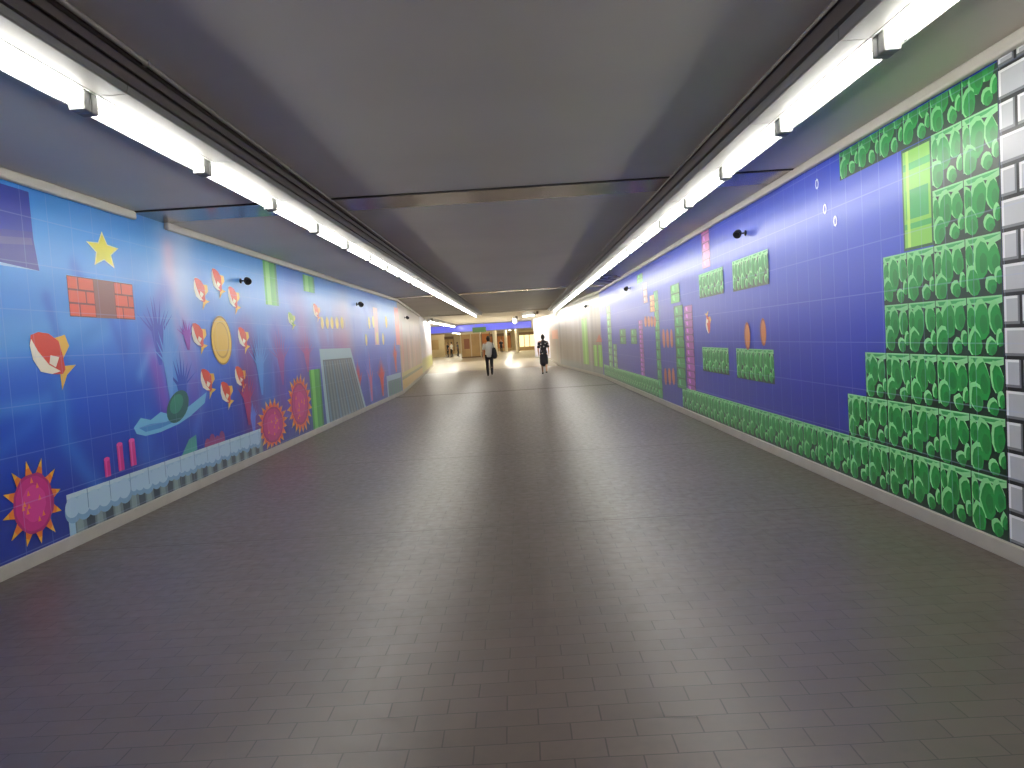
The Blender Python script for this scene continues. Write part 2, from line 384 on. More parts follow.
def S(step0, a, b, k=.0016):
    out = [a]
    while out[-1] < b: out.append(out[-1]+max(step0, k*max(out[-1], 1)**1.6))
    out[-1] = b; return out

MLT = H-.002      # prints end under the moulding
def left_bg(A, Z):
    C = ramp(Z, [(0, (20, 42, 128)), (.5, (24, 56, 165)), (1.2, (32, 84, 200)), (1.8, (60, 130, 226)), (2.3, (86, 165, 240)), (2.7, (72, 160, 238)), (2.95, (58, 145, 228))])  # upper pale blue joins the print's haze with painted reflection
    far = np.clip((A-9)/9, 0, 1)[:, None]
    C = C*(1-.25*far)+np.array((120, 120, 205))*.25*far  # paler with distance: reflected light mixed into the print colour
    px = lambda pts: [LEFT.px(*p) for p in pts]
    st = [([(0, 334), (50, 328), (100, 326)], .13, (112, 178, 236), .65, 1), ([(0, 350), (60, 338), (92, 334)], .08, (90, 160, 230), .5, 1),
          ([(104, 322), (70, 349), (60, 382), (64, 408), (66, 440), (85, 470), (104, 492)], .07, (60, 132, 215), .6, 1),
          ([(0, 411), (30, 405), (48, 400)], .05, (80, 150, 225), .6, 1), ([(0, 450), (30, 425), (47, 402)], .05, (60, 120, 215), .4, 1),
          ([(180, 232), (178, 300), (182, 345)], .34, (205, 215, 245), .75, 1), ([(160, 240), (158, 320)], .14, (120, 180, 240), .6, 1),
          ([(168, 255), (172, 300), (176, 325)], .12, (225, 190, 225), .6, 1), ([(168, 250), (170, 290)], .1, (225, 195, 225), .55, 1),
          ([(150, 345), (158, 375), (166, 405)], .12, (165, 70, 190), .7, 1), ([(182, 335), (190, 365), (196, 400)], .2, (140, 70, 180), .5, 1),
          ([(165, 300), (172, 350), (178, 400)], .15, (90, 160, 230), .8, 1), ([(150, 320), (165, 290)], .12, (115, 100, 205), .5, 1),
          ([(140, 375), (150, 350), (165, 355)], .05, (150, 200, 240), .4, 1),
          ([(205, 300), (215, 360)], .3, (60, 110, 215), .5, 1), ([(248, 350), (256, 420)], .35, (150, 40, 130), .75, 1), ([(262, 330), (268, 400)], .3, (60, 130, 215), .7, 1),
          ([(278, 345), (284, 400)], .3, (150, 60, 160), .65, 1), ([(290, 300), (296, 380)], .5, (70, 90, 210), .6, 1),
          ([(302, 330), (306, 365)], .4, (170, 70, 150), .6, 1), ([(322, 335), (324, 350)], .4, (180, 90, 150), .5, 1), ([(345, 320), (350, 345)], .5, (190, 120, 150), .5, 1),
          ([(337, 340), (343, 348)], .5, (190, 60, 110), .5, 1), ([(372, 320), (376, 365)], .7, (60, 80, 195), .6, 1), ([(358, 330), (362, 400)], .5, (80, 100, 200), .6, 1),
          ([(135, 300), (128, 340), (150, 330)], .2, (70, 130, 220), .35, 1),
          ([(145, 425), (148, 470), (160, 465)], .14, (70, 130, 215), .5, 1), ([(204, 395), (196, 430)], .08, (80, 140, 220), .5, 1),
          ([(180, 290), (240, 300), (300, 310), (380, 318)], .3, (190, 210, 245), .3, 1),
          ([(200, 250), (300, 285), (390, 307)], .12, (120, 185, 240), .3, 1)]  # last two pale bands paint in the lamp row's glossy reflection
    for pts, wd, rgb, amt, sa in st: C = soft(C, A, Z, px(pts), wd, rgb, amt, sa)
    for k in range(26):            # slanting shafts of light and streaks of water
        r = random.Random(k); a0 = r.uniform(4.5, 20); z0 = r.uniform(.6, 2.7)
        C = soft(C, A, Z, [(a0, z0), (a0+r.uniform(-.2, .5), z0-r.uniform(.2, .8))], r.uniform(.03, .09), r.choice([(90, 160, 235), (40, 80, 200), (120, 175, 240)]), .35)
    return C
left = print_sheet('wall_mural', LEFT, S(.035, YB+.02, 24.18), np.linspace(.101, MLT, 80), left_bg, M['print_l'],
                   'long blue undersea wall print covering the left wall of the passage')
ML = M['print_l']
def art(fr=LEFT): return Art(fr)
def lbox(fr, x0, x1, yt, yb):
    xm = (x0+x1)/2
    a0 = fr.px(x0, (yt+yb)/2)[0]; a1 = fr.px(x1, (yt+yb)/2)[0]; return a0, a1, fr.px(xm, yb)[1], fr.px(xm, yt)[1]
# dark block, upper left
g = art(); g.poly([LEFT.px(*p) for p in [(-60, 165), (28, 192), (33, 240), (39, 271), (-60, 250)]], (58, 62, 158)); 
g.poly([LEFT.px(*p) for p in [(-60, 165), (28, 192), (32, 232), (-60, 222)]], (42, 58, 170), 1)
g.poly([LEFT.px(*p) for p in [(-60, 232), (31, 238), (32.5, 245), (-60, 241)]], (92, 86, 158), 2)
g.poly([LEFT.px(*p) for p in [(-60, 248), (39, 271), (-60, 256)]], (170, 205, 245), 2); g.build('dark_block_motif', ML, left)
# starfish
a, z = LEFT.px(103, 251); g = art(); g.star(a, z, .18, .085, 5, (246, 240, 170), sx=1.6); g.star(a, z, .158, .073, 5, (240, 230, 66), 1, sx=1.6); g.build('starfish_motif', ML, left)
# brick block
a0, a1, z0, z1 = lbox(LEFT, 68, 133, 280, 318); g = art(); g.rect(a0, a1, z0, z1, (120, 52, 48)); w_ = a1-a0
for (u0, u1, off) in ((0, .37, 0), (.68, 1, 0)):
    for r in range(3):
        h_ = (z1-z0)/3; cuts = [u0, (u0+u1)/2+(.06 if r % 2 else -.04), u1]
        for c0, c1 in zip(cuts[:-1], cuts[1:]): g.rect(a0+w_*c0+.008, a0+w_*c1-.008, z0+r*h_+.008, z0+(r+1)*h_-.008, (226, 92, 66), 1)
g.rect(a0+w_*.37, a0+w_*.68, z0, z1, (146, 92, 88), 2); g.build('brick_motif', ML, left)
# plain fish
def fish(fr, px, py, L, Hh, d=-1, m=None, parent=None, rot=0.0, cols=((222, 72, 48), (246, 236, 214), (240, 190, 70))):
    a, z = fr.px(px, py); g = Art(fr)
    def T(pts): return [(a+d*L*(u*math.cos(rot)-v*math.sin(rot)), z+Hh*(u*math.sin(rot)+v*math.cos(rot))) for u, v in pts]
    g.poly(T([(.28, .05), (.5, .27), (.44, 0), (.5, -.27), (.28, -.05)]), cols[2])          # forked tail
    g.poly(T([(-.15, .25), (.02, .5), (.2, .42), (.22, .16)]), cols[2])                            # back fin
    body = [(-.5, 0), (-.42, .14), (-.25, .27), (-.02, .32), (.18, .2), (.36, .05), (.36, -.05), (.18, -.2), (-.02, -.32), (-.25, -.27), (-.42, -.14)]
    g.poly(T(body), cols[0], 1)
    g.poly(T([(-.46, -.04), (-.25, -.1), (.05, -.12), (.3, -.04), (.18, -.2), (-.02, -.32), (-.25, -.27), (-.42, -.14)]), cols[1], 2)
    g.poly(T([(-.02, .02), (.14, .12), (.18, -.06), (.04, -.1)]), cols[1], 3)
    return g.build('fish_motif', m or ML, parent or left)
fish(LEFT, 50, 357, .62, .52, 1, rot=-.75)
for x, y in [(200, 292), (217, 282), (233, 299), (198, 337), (243, 339), (207, 382), (240, 378), (226, 394)]:
    fish(LEFT, x, y, .50, .38, 1, rot=-1.0)
fish(LEFT, 291, 320, .5, .3, 1, rot=-1.0, cols=((150, 190, 80), (230, 235, 190), (220, 215, 90))); fish(LEFT, 316, 312, .6, .36, 1, rot=-1.0, cols=((235, 120, 90), (250, 225, 205), (240, 190, 120)))
# plain gold disc
a0, a1, z0, z1 = lbox(LEFT, 210.5, 231, 316, 365); g = art(); ac, zc = (a0+a1)/2, (z0+z1)/2
g.ell(ac, zc, (a1-a0)/2, (z1-z0)/2, (170, 125, 30), n=40); g.ell(ac, zc, (a1-a0)/2*.93, (z1-z0)/2*.93, (238, 196, 66), 1, n=40)
g.ell(ac, zc, (a1-a0)/2*.74, (z1-z0)/2*.74, (205, 155, 40), 2, n=40); g.ell(ac-.01, zc+.01, (a1-a0)/2*.68, (z1-z0)/2*.68, (232, 188, 62), 3, n=40); g.build('gold_disc_motif', ML, left)
# sea urchins (plain, spiky)
def urchin(px, x0, x1, yt, yb, n, seed):
    a0, a1, z0, z1 = lbox(LEFT, x0, x1, yt, yb); ac = LEFT.px(px, (yt+yb)/2)[0]; zc = (z0+z1)/2; rz = (z1-z0)/2; ra = (a1-a0)/2; g = art(); r = random.Random(seed)
    for k in range(n):
        t = 2*math.pi*(k+.25)/n; tp = .96+r.uniform(-.06, .04); w_ = .2
        z_t = zc+rz*tp*math.sin(t)
        pts = [(ac+ra*.6*math.cos(t-w_), zc+rz*.6*math.sin(t-w_)), (ac+ra*tp*math.cos(t), z_t), (ac+ra*.6*math.cos(t+w_), zc+rz*.6*math.sin(t+w_))]
        pts = [(p, max(q, .102)) for p, q in pts]
        g.poly(pts, (242, 180, 44)); g.poly([pts[0], ((pts[0][0]+pts[1][0])/2, (pts[0][1]+pts[1][1])/2), ((pts[2][0]+pts[1][0])/2, (pts[2][1]+pts[1][1])/2), pts[2]], (236, 128, 40), 1)
    if n > 14: g.poly([(ac+ra*(.84 if k % 2 else .6)*math.cos(math.pi*k/n), max(.102, zc+rz*(.84 if k % 2 else .6)*math.sin(math.pi*k/n))) for k in range(2*n)], (236, 96, 44), 1.5)
    for j, (q, c) in enumerate(((.64, (170, 34, 112)), (.57, (196, 42, 128)), (.38, (212, 62, 146)))): g.ell(ac, max(zc, .12+rz*.0), ra*q, rz*q, c, 2+j, n=30, jag=.03, rnd=r)
    for k in range(10):
        t = r.uniform(0, 6.28); q = r.uniform(.1, .5)
        g.poly([(ac+ra*(q*math.cos(t)-.05), zc+rz*q*math.sin(t)), (ac+ra*q*math.cos(t), zc+rz*(q*math.sin(t)+.12)), (ac+ra*(q*math.cos(t)+.05), zc+rz*q*math.sin(t))], (238, 140, 60), 5)
    g.build('urchin_motif', ML, left)
urchin(33, 1, 66, 455, 552, 12, 1); urchin(273, 259, 291, 396, 452, 20, 2); urchin(300, 288, 314, 371, 437, 20, 3)
# pale snow ledge over grey blocks
g = art(); a0 = LEFT.px(67, 510)[0]; a1 = LEFT.px(261, 440)[0]; zt = (LEFT.px(67, 490)[1]+LEFT.px(261, 431)[1])/2; r = random.Random(5)
g.rect(a0, a1, .102, zt-.12, (60, 72, 84)); k = a0+.06
while k < a1-.1:
    g.poly([(k+.02, .102), (k+.2, .102), (k+.19, zt-.15), (k+.03, zt-.15)], (112, 130, 134), 1); g.poly([(k+.05, .102), (k+.15, .102), (k+.14, zt-.17), (k+.06, zt-.17)], (138, 156, 156), 2); k += .3
g.rect(a0, a1, zt-.17, zt, (160, 196, 220), 3); g.rect(a0, a1, zt-.04, zt, (196, 218, 230), 4); g.rect(a0, a0+.09, .102, zt, (160, 196, 220), 3)
k = a0+.08
while k < a1:
    rr = r.uniform(.09, .14); g.ell(k, zt-.15, rr, rr*.85, (128, 170, 205), 3); g.ell(k-.01, zt-.12, rr*.85, rr*.7, (178, 208, 228), 4); k += rr*1.3
k = a0+.3
while k < a1: g.rect(k-.006, k+.006, zt-.17, zt, (120, 155, 185), 5); k += .36
g.build('snow_ledge_motif', ML, left)
# magenta sea tubes, green stone, water swirl
for x, yt, yb in ((107, 459, 469), (120, 444, 463), (132, 440, 458)):
    a0, a1, z0, z1 = lbox(LEFT, x-3, x+3, yt, yb+8); g = art(); g.rect(a0, a1, z0, z1, (206, 42, 132)); g.ell((a0+a1)/2, z1, (a1-a0)/2, .02, (232, 80, 160), 1); g.rect(a0+(a1-a0)*.2, a0+(a1-a0)*.45, z0, z1, (232, 82, 160), 2); g.build('sea_tube_motif', ML, left)
g = art(); wl = [(133, 428), (140, 418), (150, 420), (160, 412), (175, 416), (190, 405), (206, 392), (204, 403), (190, 416), (178, 424), (160, 432), (145, 436), (136, 434)]
g.poly([LEFT.px(*p) for p in wl], (120, 190, 225)); g.poly([LEFT.px(*p) for p in [(138, 428), (150, 424), (165, 422), (185, 412), (178, 420), (160, 428), (145, 432)]], (70, 140, 205), 1)
g.build('wave_motif', ML, left)
a0, a1, z0, z1 = lbox(LEFT, 165, 189, 392, 421); g = art(); g.ell((a0+a1)/2, (z0+z1)/2, (a1-a0)/2, (z1-z0)/2, (34, 92, 92), rot=.3); g.ell((a0+a1)/2-.03, (z0+z1)/2+.03, (a1-a0)*.3, (z1-z0)*.3, (52, 132, 112), 1, rot=.3); g.build('green_stone_motif', ML, left)
a0, a1, z0, z1 = lbox(LEFT, 178, 197, 437, 458); g = art(); g.poly([(a0, z0), (a1, z0+.06), (a1, z1), (a0+(a1-a0)*.6, z1-.03)], (72, 160, 148)); g.build('leaf_motif', ML, left)
a0, a1, z0, z1 = lbox(LEFT, 207, 222, 433, 446); g = art(); rr = random.Random(2)
for t in range(4): g.ell(a0+(a1-a0)*t/3, z0+.03+.04*(t % 2), .09, .09, (150, 60, 120), t*.3, n=12)
g.build('coral_motif', ML, left)
# branching sea plants, dark blue and violet
def plant(fr, x, yb, yt, rgb, seed, spread=.3, parent=None, m=None, n=9, wd=.055, name='sea_plant_motif'):
    r = random.Random(seed); g = Art(fr); a, z = fr.px(x, yb); zt = fr.px(x, yt)[1]
    for k in range(n):
        u = (k/(n-1)-.5)*2; tip = (a+u*spread+r.uniform(-.03, .03), zt-abs(u)*(zt-z)*.35+r.uniform(-.05, .05)); mid = (a+u*spread*.25, z+(zt-z)*.45)
        g.poly([(a-wd*.6, z), (a+wd*.6, z), (mid[0]+wd*.6, mid[1]), tip, (mid[0]-wd*.6, mid[1])], rgb, (k % 3)*.5)
    return g.build(name, m or ML, parent or left)
plant(LEFT, 160, 365, 292, (74, 88, 200), 1, .4); plant(LEFT, 184, 412, 350, (40, 78, 190), 2, .4); plant(LEFT, 188, 350, 318, (150, 70, 185), 3, .25)
plant(LEFT, 171, 400, 315, (110, 165, 232), 4, .3); plant(LEFT, 262, 395, 325, (84, 150, 225), 5, .5); plant(LEFT, 249, 425, 365, (170, 40, 110), 6, .4, wd=.06)
plant(LEFT, 283, 385, 325, (150, 60, 160), 7, .6, wd=.05); plant(LEFT, 308, 372, 330, (175, 60, 140), 8, .6, wd=.05); plant(LEFT, 254, 432, 398, (90, 120, 215), 9, .25, wd=.07)
plant(LEFT, 360, 404, 358, (216, 52, 48), 11, .5, wd=.12); plant(LEFT, 383, 396, 356, (216, 56, 50), 12, .7, wd=.15); plant(LEFT, 371, 402, 340, (110, 120, 215), 13, .6, wd=.12)
plant(LEFT, 372, 401, 352, (205, 90, 140), 14, .4, wd=.12, n=3); plant(LEFT, 396, 372, 340, (214, 64, 60), 15, .5, wd=.15); plant(LEFT, 390, 380, 345, (80, 110, 215), 16, .4, wd=.2)
# green posts
def post(fr, x0, x1, yt, yb, c=((60, 165, 60), (120, 205, 90), (30, 120, 60)), m=None, parent=None, cap=True):
    a0, a1, z0, z1 = lbox(fr, x0, x1, yt, yb); z0 = max(z0, .102); z1 = min(z1, MLT-.002); w_ = a1-a0; g = Art(fr)
    g.rect(a0, a1, z0, z1, c[0]); g.rect(a0+w_*.15, a0+w_*.45, z0, z1, c[1], 1); g.rect(a0+w_*.85, a1, z0, z1, c[2], 1)
    return g.build('green_post_motif', m or ML, parent or left)
post(LEFT, 264, 277, 262, 305, ((98, 190, 96), (150, 220, 130), (80, 150, 110))); post(LEFT, 303, 314, 276, 292, ((98, 190, 96), (150, 220, 130), (80, 150, 110)))
post(LEFT, 311, 322, 369, 430)
# grey ribbed slope and the small grey block
g = art(); q = [LEFT.px(*p) for p in [(319, 349), (350, 348), (366, 411), (327, 428)]]
def lerp2(q, u, v):
    (a, b, c, d) = q; t = [a[i]+(b[i]-a[i])*u for i in (0, 1)]; bo = [d[i]+(c[i]-d[i])*u for i in (0, 1)]; return (t[0]+(bo[0]-t[0])*v, max(.102, t[1]+(bo[1]-t[1])*v))
g.poly([lerp2(q, 0, 0), lerp2(q, 1, 0), lerp2(q, 1, 1), lerp2(q, 0, 1)], (165, 195, 205))
g.poly([lerp2(q, .06, .14), lerp2(q, .95, .14), lerp2(q, .95, 1), lerp2(q, .06, 1)], (76, 92, 104), 1)
for k in range(12): g.poly([lerp2(q, .08+k*.073, .16), lerp2(q, .118+k*.073, .16), lerp2(q, .118+k*.073, 1), lerp2(q, .08+k*.073, 1)], (112, 128, 136) if k % 3 else (96, 130, 160), 2)
g.build('ribbed_slope_motif', ML, left)
a0, a1, z0, z1 = lbox(LEFT, 387, 401.5, 374, 399); g = art(); g.rect(a0, a1, .102, z1, (150, 185, 205)); g.rect(a0+.2, a1, .102, z1-.16, (84, 118, 132), 1)
for k in range(5): g.rect(a0+.3+k*.5, a0+.5+k*.5, .102, z1-.18, (70, 130, 118), 2)
g.build('grey_block_motif', ML, left)
# gold discs in rows
for x in (322, 327, 332, 337, 342):
    a0, a1, z0, z1 = lbox(LEFT, x-1.7, x+1.3, 317, 329); g = art(); g.ell((a0+a1)/2, (z0+z1)/2, (a1-a0)/2, (z1-z0)/2, (240, 214, 110)); g.build('gold_disc_motif', ML, left)
for x, y in ((369, 323), (373, 322), (386, 322), (366, 340), (377, 338), (383, 339)):
    a0, a1, z0, z1 = lbox(LEFT, x-1, x+1, y-6, y+6); g = art(); g.ell((a0+a1)/2, (z0+z1)/2, (a1-a0)/2, (z1-z0)/2, (238, 224, 150)); g.build('gold_disc_motif', ML, left)
# pink rising columns at the far part of the sea print
for x, c in ((376, (235, 190, 195)), (397, (225, 120, 120))):
    a0, a1, z0, z1 = lbox(LEFT, x-2, x+2, 308, 345); g = art(); g.rect(a0, a1, z0, min(z1, MLT-.01), c); g.build('pale_column_motif', ML, left)

# left wall beyond the bend: a print of brown, grey and rose stripes over a yellow bank
len2 = (Vector(LP[2])-Vector(LP[1])).length
def left2_bg(A, Z):
    C = ramp(Z, [(0, (150, 128, 112)), (1.5, (170, 140, 135)), (2.2, (190, 178, 172)), (3, (180, 172, 160))])
    for k in range(18):
        r = random.Random(k+40); a0 = r.uniform(0, len2); z0 = r.uniform(.2, 1.2)
        C = soft(C, A, Z, [(a0, z0), (a0, z0+r.uniform(.8, 1.6))], r.uniform(.08, .25), r.choice([(196, 90, 96), (120, 110, 106), (150, 160, 170), (190, 160, 110), (214, 190, 180)]), .6)
    return C
left2 = print_sheet('wall_mural', LEFT2, np.linspace(.03, len2-.03, 90), np.linspace(.101, MLT, 40), left2_bg, M['print_l'],
                    'brown and rose striped wall print on the far left, past the bend, above yellow bands')
g = Art(LEFT2); g.rect(.1, len2-.1, .102, .42, (186, 152, 48)); g.rect(.1, len2-.1, .42, .52, (92, 98, 30), 1); g.rect(.1, len2-.1, .52, .66, (170, 160, 72), 1)
for k in range(12): g.rect(.4+k*1.1, .5+k*1.1, .102, .42, (214, 130, 60), 2)
g.build('yellow_bank_motif', M['print_l'], left2)
len3 = (Vector(LP[3])-Vector(LP[2])).length
left3 = print_sheet('wall_mural', LEFT3, np.linspace(.03, len3-.03, 60), np.linspace(.101, MLT, 30),
                    lambda A, Z: ramp(Z, [(0, (160, 160, 80)), (.7, (165, 172, 90)), (.9, (206, 204, 222)), (3, (206, 210, 232))]), M['print_l'],
                    'pale lilac panel with yellow green base ending the left wall')
# ---- right wall
MR = M['print_r']
def right_bg(A, Z):
    return ramp(Z, [(0, (32, 44, 152)), (.8, (36, 52, 172)), (1.6, (46, 70, 192)), (2.4, (56, 86, 208)), (3, (50, 78, 210))])
right = print_sheet('wall_mural', RIGHT, S(.2, YB+.02, 26.48, .01), np.linspace(.101, MLT, 30), right_bg, MR,
                    'long blue wall print with stepped green rocks and grey bricks, right wall')
T = .372; Z0 = .102; A0 = 4.52           # rock cells start at the grey bricks
def rock_cell(g, a, z, w_, h_, seed):
    r = random.Random(seed); zt_ = min(z+h_, MLT-.09)
    def C(p): return (min(max(p[0], a+.004), a+w_-.004), min(max(p[1], z+.006), zt_))
    g.base = len(g.f); g.rect(a, a+w_, z, zt_, (16, 54, 36))
    def blob(u, v, ru, rv, rot, l=0):
        n = 10; cu, cv = a+u*w_, z+v*h_; rad = [r.uniform(.88, 1.12) for _ in range(n)]
        for (du, dv, q, c) in ((.03, .03, 1.06, (142, 220, 146)), (-.012, -.015, .93, (30, 158, 68)), (-.05, -.06, .5, (24, 136, 58))):
            pts = []
            for k in range(n):
                t = 2*math.pi*k/n; x = ru*w_*rad[k]*q*math.cos(t); y = rv*h_*rad[k]*q*math.sin(t)
                pts.append(C((cu+du*w_+x*math.cos(rot)-y*math.sin(rot), cv+dv*h_+x*math.sin(rot)+y*math.cos(rot))))
            g.poly(pts, c, 1)
    if z+h_ <= zt_+.001:
        g.poly([(a+.004, z+h_), (a+w_-.004, z+h_), (a+w_-.004, z+h_*.9), (a+w_*.72, z+h_*.86), (a+w_*.5, z+h_*.9), (a+w_*.2, z+h_*.84), (a+.004, z+h_*.88)], (150, 220, 156), .5)
        g.poly([(a+.004, z+h_*.97), (a+w_-.03, z+h_*.97), (a+w_-.05, z+h_*.9), (a+w_*.3, z+h_*.92)], (66, 178, 96), .9)
    g.poly([(a+w_*.94, z+h_*.1), (a+w_-.004, z+h_*.1), (a+w_-.004, z+h_*.9), (a+w_*.96, z+h_*.85)], (120, 204, 136), .5)
    blob(.2+r.uniform(-.03, .03), .64+r.uniform(-.05, .05), .17, .25, r.uniform(-.3, .3)); blob(.57+r.uniform(-.04, .04), .6, .22, .34, r.uniform(-.2, .2))
    blob(.88, .7+r.uniform(-.06, .04), .12, .2, r.uniform(-.2, .2)); blob(.78+r.uniform(-.03, .02), .25+r.uniform(-.04, .04), .19, .24, r.uniform(-.3, .3))
    blob(.3+r.uniform(-.04, .04), .16, .14, .13, r.uniform(-.5, .5)); blob(.08, .3, .08, .13, .2)
def rocks(cells, name, label=None, fr=RIGHT, w_=None, h_=T, parent=None):
    g = Art(fr)
    for i, (a, z) in enumerate(cells): rock_cell(g, a, z, w_ or TY, h_, int(a*977+z*131))
    return g.build(name, MR, parent or right, label)
TY = .362
cells = []
def col(i): return A0+i*TY
nb = int((RIGHT.px(681, 400)[0]-A0)/TY)
for i in range(nb): cells.append((col(i), Z0))
steps = [6, 5, 4, 4, 2, 2]
for r_, n_ in enumerate(steps):
    for i in range(n_): cells.append((col(i), Z0+(r_+1)*T))
for i in range(6): cells.append((col(i), Z0+7*T))
rocks(cells, 'green_rock_bank_motif')
a0, a1 = A0+nb*TY, RIGHT.px(640, 380)[0]
af = RIGHT.px(659, 390)[0]; ae = 26.3; n_ = int((ae-af)/TY)
rocks([(af+i*TY, Z0) for i in range(n_)], 'green_rock_bank_motif')
def ledge(x0, x1, yt, yb, n, name='green_rock_ledge_motif'):
    a1_, a0_, z0, z1 = lbox(RIGHT, x0, x1, yt, yb); w_ = (a1_-a0_)/n
    g = Art(RIGHT)
    for i in range(n): rock_cell(g, a0_+i*w_, z0, w_, z1-z0, i*7+int(x0))
    g.build(name, MR, right)
ledge(699.5, 724, 270.5, 296, 4); ledge(733, 769.5, 255, 288, 4); ledge(703, 729, 347.5, 373, 4); ledge(737, 774.5, 349, 381, 4)
# plain lime pillar under the upper rocks
a0 = col(2)+.0; a1 = a0+.40; g = Art(RIGHT); zb = Z0+5*T+.01; zt = Z0+7*T-.005
g.rect(a0, a1, zb, zt, (34, 92, 50)); g.rect(a0+.02, a1-.02, zb+.02, zt-.02, (138, 208, 84), 1); g.rect(a0+.05, a1-.05, zb+.22, zt-.3, (52, 172, 92), 2)
g.rect(a0+.02, a1-.02, zt-.16, zt-.11, (70, 180, 90), 3); g.rect(a0+.02, a1-.02, zb+.15, zb+.19, (70, 180, 90), 3); g.rect(a0+.30, a0+.34, zb+.02, zt-.02, (190, 232, 110), 3)
g.build('lime_pillar_motif', MR, right)
# grey bricks nearest the camera
g = Art(RIGHT); g.rect(2.2, A0, Z0, MLT-.002, (24, 24, 28)); bh = T/2; bw = TY
row = 0; z = Z0
while z < MLT-.1:
    a = A0; first_ = True; h_ = min(bh, MLT-.06-z)
    a -= 0
    while a > 2.3:
        w_ = bw if not (first_ and row % 2) else bw*.45
        x1, x0 = a-.012, a-w_+.012
        g.rect(x0, x1, z+.010, z+h_-.012, (128, 130, 136), 1)
        g.rect(x0+.016, x1, z+.026, z+h_-.012, (246, 246, 248), 2); g.rect(x0+.016, x1-.022, z+.026, z+h_-.028, (200, 201, 206), 3)
        a -= w_; first_ = False
    z += bh; row += 1
g.build('grey_brick_motif', MR, right)
# bubbles, discs, coral columns
for x, y, rz in ((817.5, 184, .052), (825.5, 209, .05), (836, 221, .05)):
    a, z = RIGHT.px(x, y); g = Art(RIGHT); g.ell(a, z, rz*.8, rz, (232, 238, 250), n=8); g.ell(a, z, rz*.42, rz*.6, (74, 96, 205), 1, n=8); g.build('bubble_motif', MR, right)
for x0, x1, yt, yb in ((745, 751, 322, 350), (760.5, 766.5, 318, 346)):
    a1_, a0_, z0, z1 = lbox(RIGHT, x0, x1, yt, yb); g = Art(RIGHT); g.ell((a0_+a1_)/2, (z0+z1)/2, (a1_-a0_)/2, (z1-z0)/2, (176, 84, 40), n=20); g.ell((a0_+a1_)/2-.01, (z0+z1)/2, (a1_-a0_)*.38, (z1-z0)*.42, (220, 136, 66), 1, n=20); g.build('orange_disc_motif', MR, right)
for cx, yt, yb in ((664, 329, 348), (668, 329, 348), (672, 329, 348), (666, 368, 385), (670, 368, 385), (674, 368, 385), (646, 316, 327), (649, 316, 327), (652, 316, 327), (655, 316, 327)):
    a1_, a0_, z0, z1 = lbox(RIGHT, cx-1.4, cx+1.2, yt, yb); g = Art(RIGHT); g.ell((a0_+a1_)/2, (z0+z1)/2, (a1_-a0_)/2, (z1-z0)/2, (212, 122, 74)); g.build('orange_disc_motif', MR, right)
def strip_r(x0, x1, yt, yb, c, name, n=8, fr=RIGHT, parent=None, c2=None):
    a1_, a0_, z0, z1 = lbox(fr, x0, x1, yt, yb); z0 = max(z0, .102); z1 = min(z1, MLT-.002); g = Art(fr); r = random.Random(int(x0)); h_ = (z1-z0)/n
    g.rect(a0_, a1_, z0, z1, tuple(int(v*.6) for v in c))
    W = a1_-a0_
    for k in range(n):
        zb_, zt_ = z0+k*h_+h_*.05, z0+(k+1)*h_-h_*.05
        g.poly([(a0_+W*r.uniform(0, .12), zb_), (a1_-W*r.uniform(0, .12), zb_), (a1_-W*r.uniform(0, .1), (zb_+zt_)/2), (a1_-W*r.uniform(0, .2), zt_), (a0_+W*r.uniform(0, .2), zt_), (a0_+W*r.uniform(0, .1), (zb_+zt_)/2)], c, 1)
        g.poly([(a0_+W*.55, zb_+h_*.2), (a0_+W*.75, zb_+h_*.3), (a0_+W*.8, zt_-h_*.15), (a0_+W*.6, zt_-h_*.1)], c2 or tuple(min(255, int(v*1.2+25)) for v in c), 2)
    g.build(name, MR, parent or right)
strip_r(686, 694.5, 305, 392, (176, 88, 178), 'pink_coral_column_motif', 12); strip_r(640, 644, 320, 376, (168, 84, 176), 'pink_coral_column_motif', 12)
strip_r(702, 710, 222, 268, (226, 130, 190), 'pink_coral_column_motif', 5)
strip_r(676, 685, 305, 388, (50, 150, 80), 'green_coral_column_motif', 8); strip_r(671, 680, 284, 303, (92, 196, 100), 'green_coral_column_motif', 2)
strip_r(656, 660.5, 290, 398, (56, 158, 86), 'green_coral_column_motif', 11); strip_r(620, 626, 329, 344, (62, 150, 80), 'green_coral_column_motif', 2); strip_r(631, 637, 329, 344, (62, 150, 80), 'green_coral_column_motif', 2)
strip_r(637, 643, 274, 283, (80, 190, 90), 'green_coral_column_motif', 2)
strip_r(650, 655, 295, 312, (238, 170, 110), 'orange_coral_motif', 3); strip_r(643.5, 647.5, 283, 303, (240, 190, 190), 'orange_coral_motif', 3)
strip_r(608, 612, 305, 368, (110, 180, 120), 'green_coral_column_motif', 9); strip_r(614, 617.5, 344, 368, (110, 170, 120), 'green_coral_column_motif', 4)
fish(RIGHT, 708, 323, .42, .34, 1, MR, right, rot=1.35)
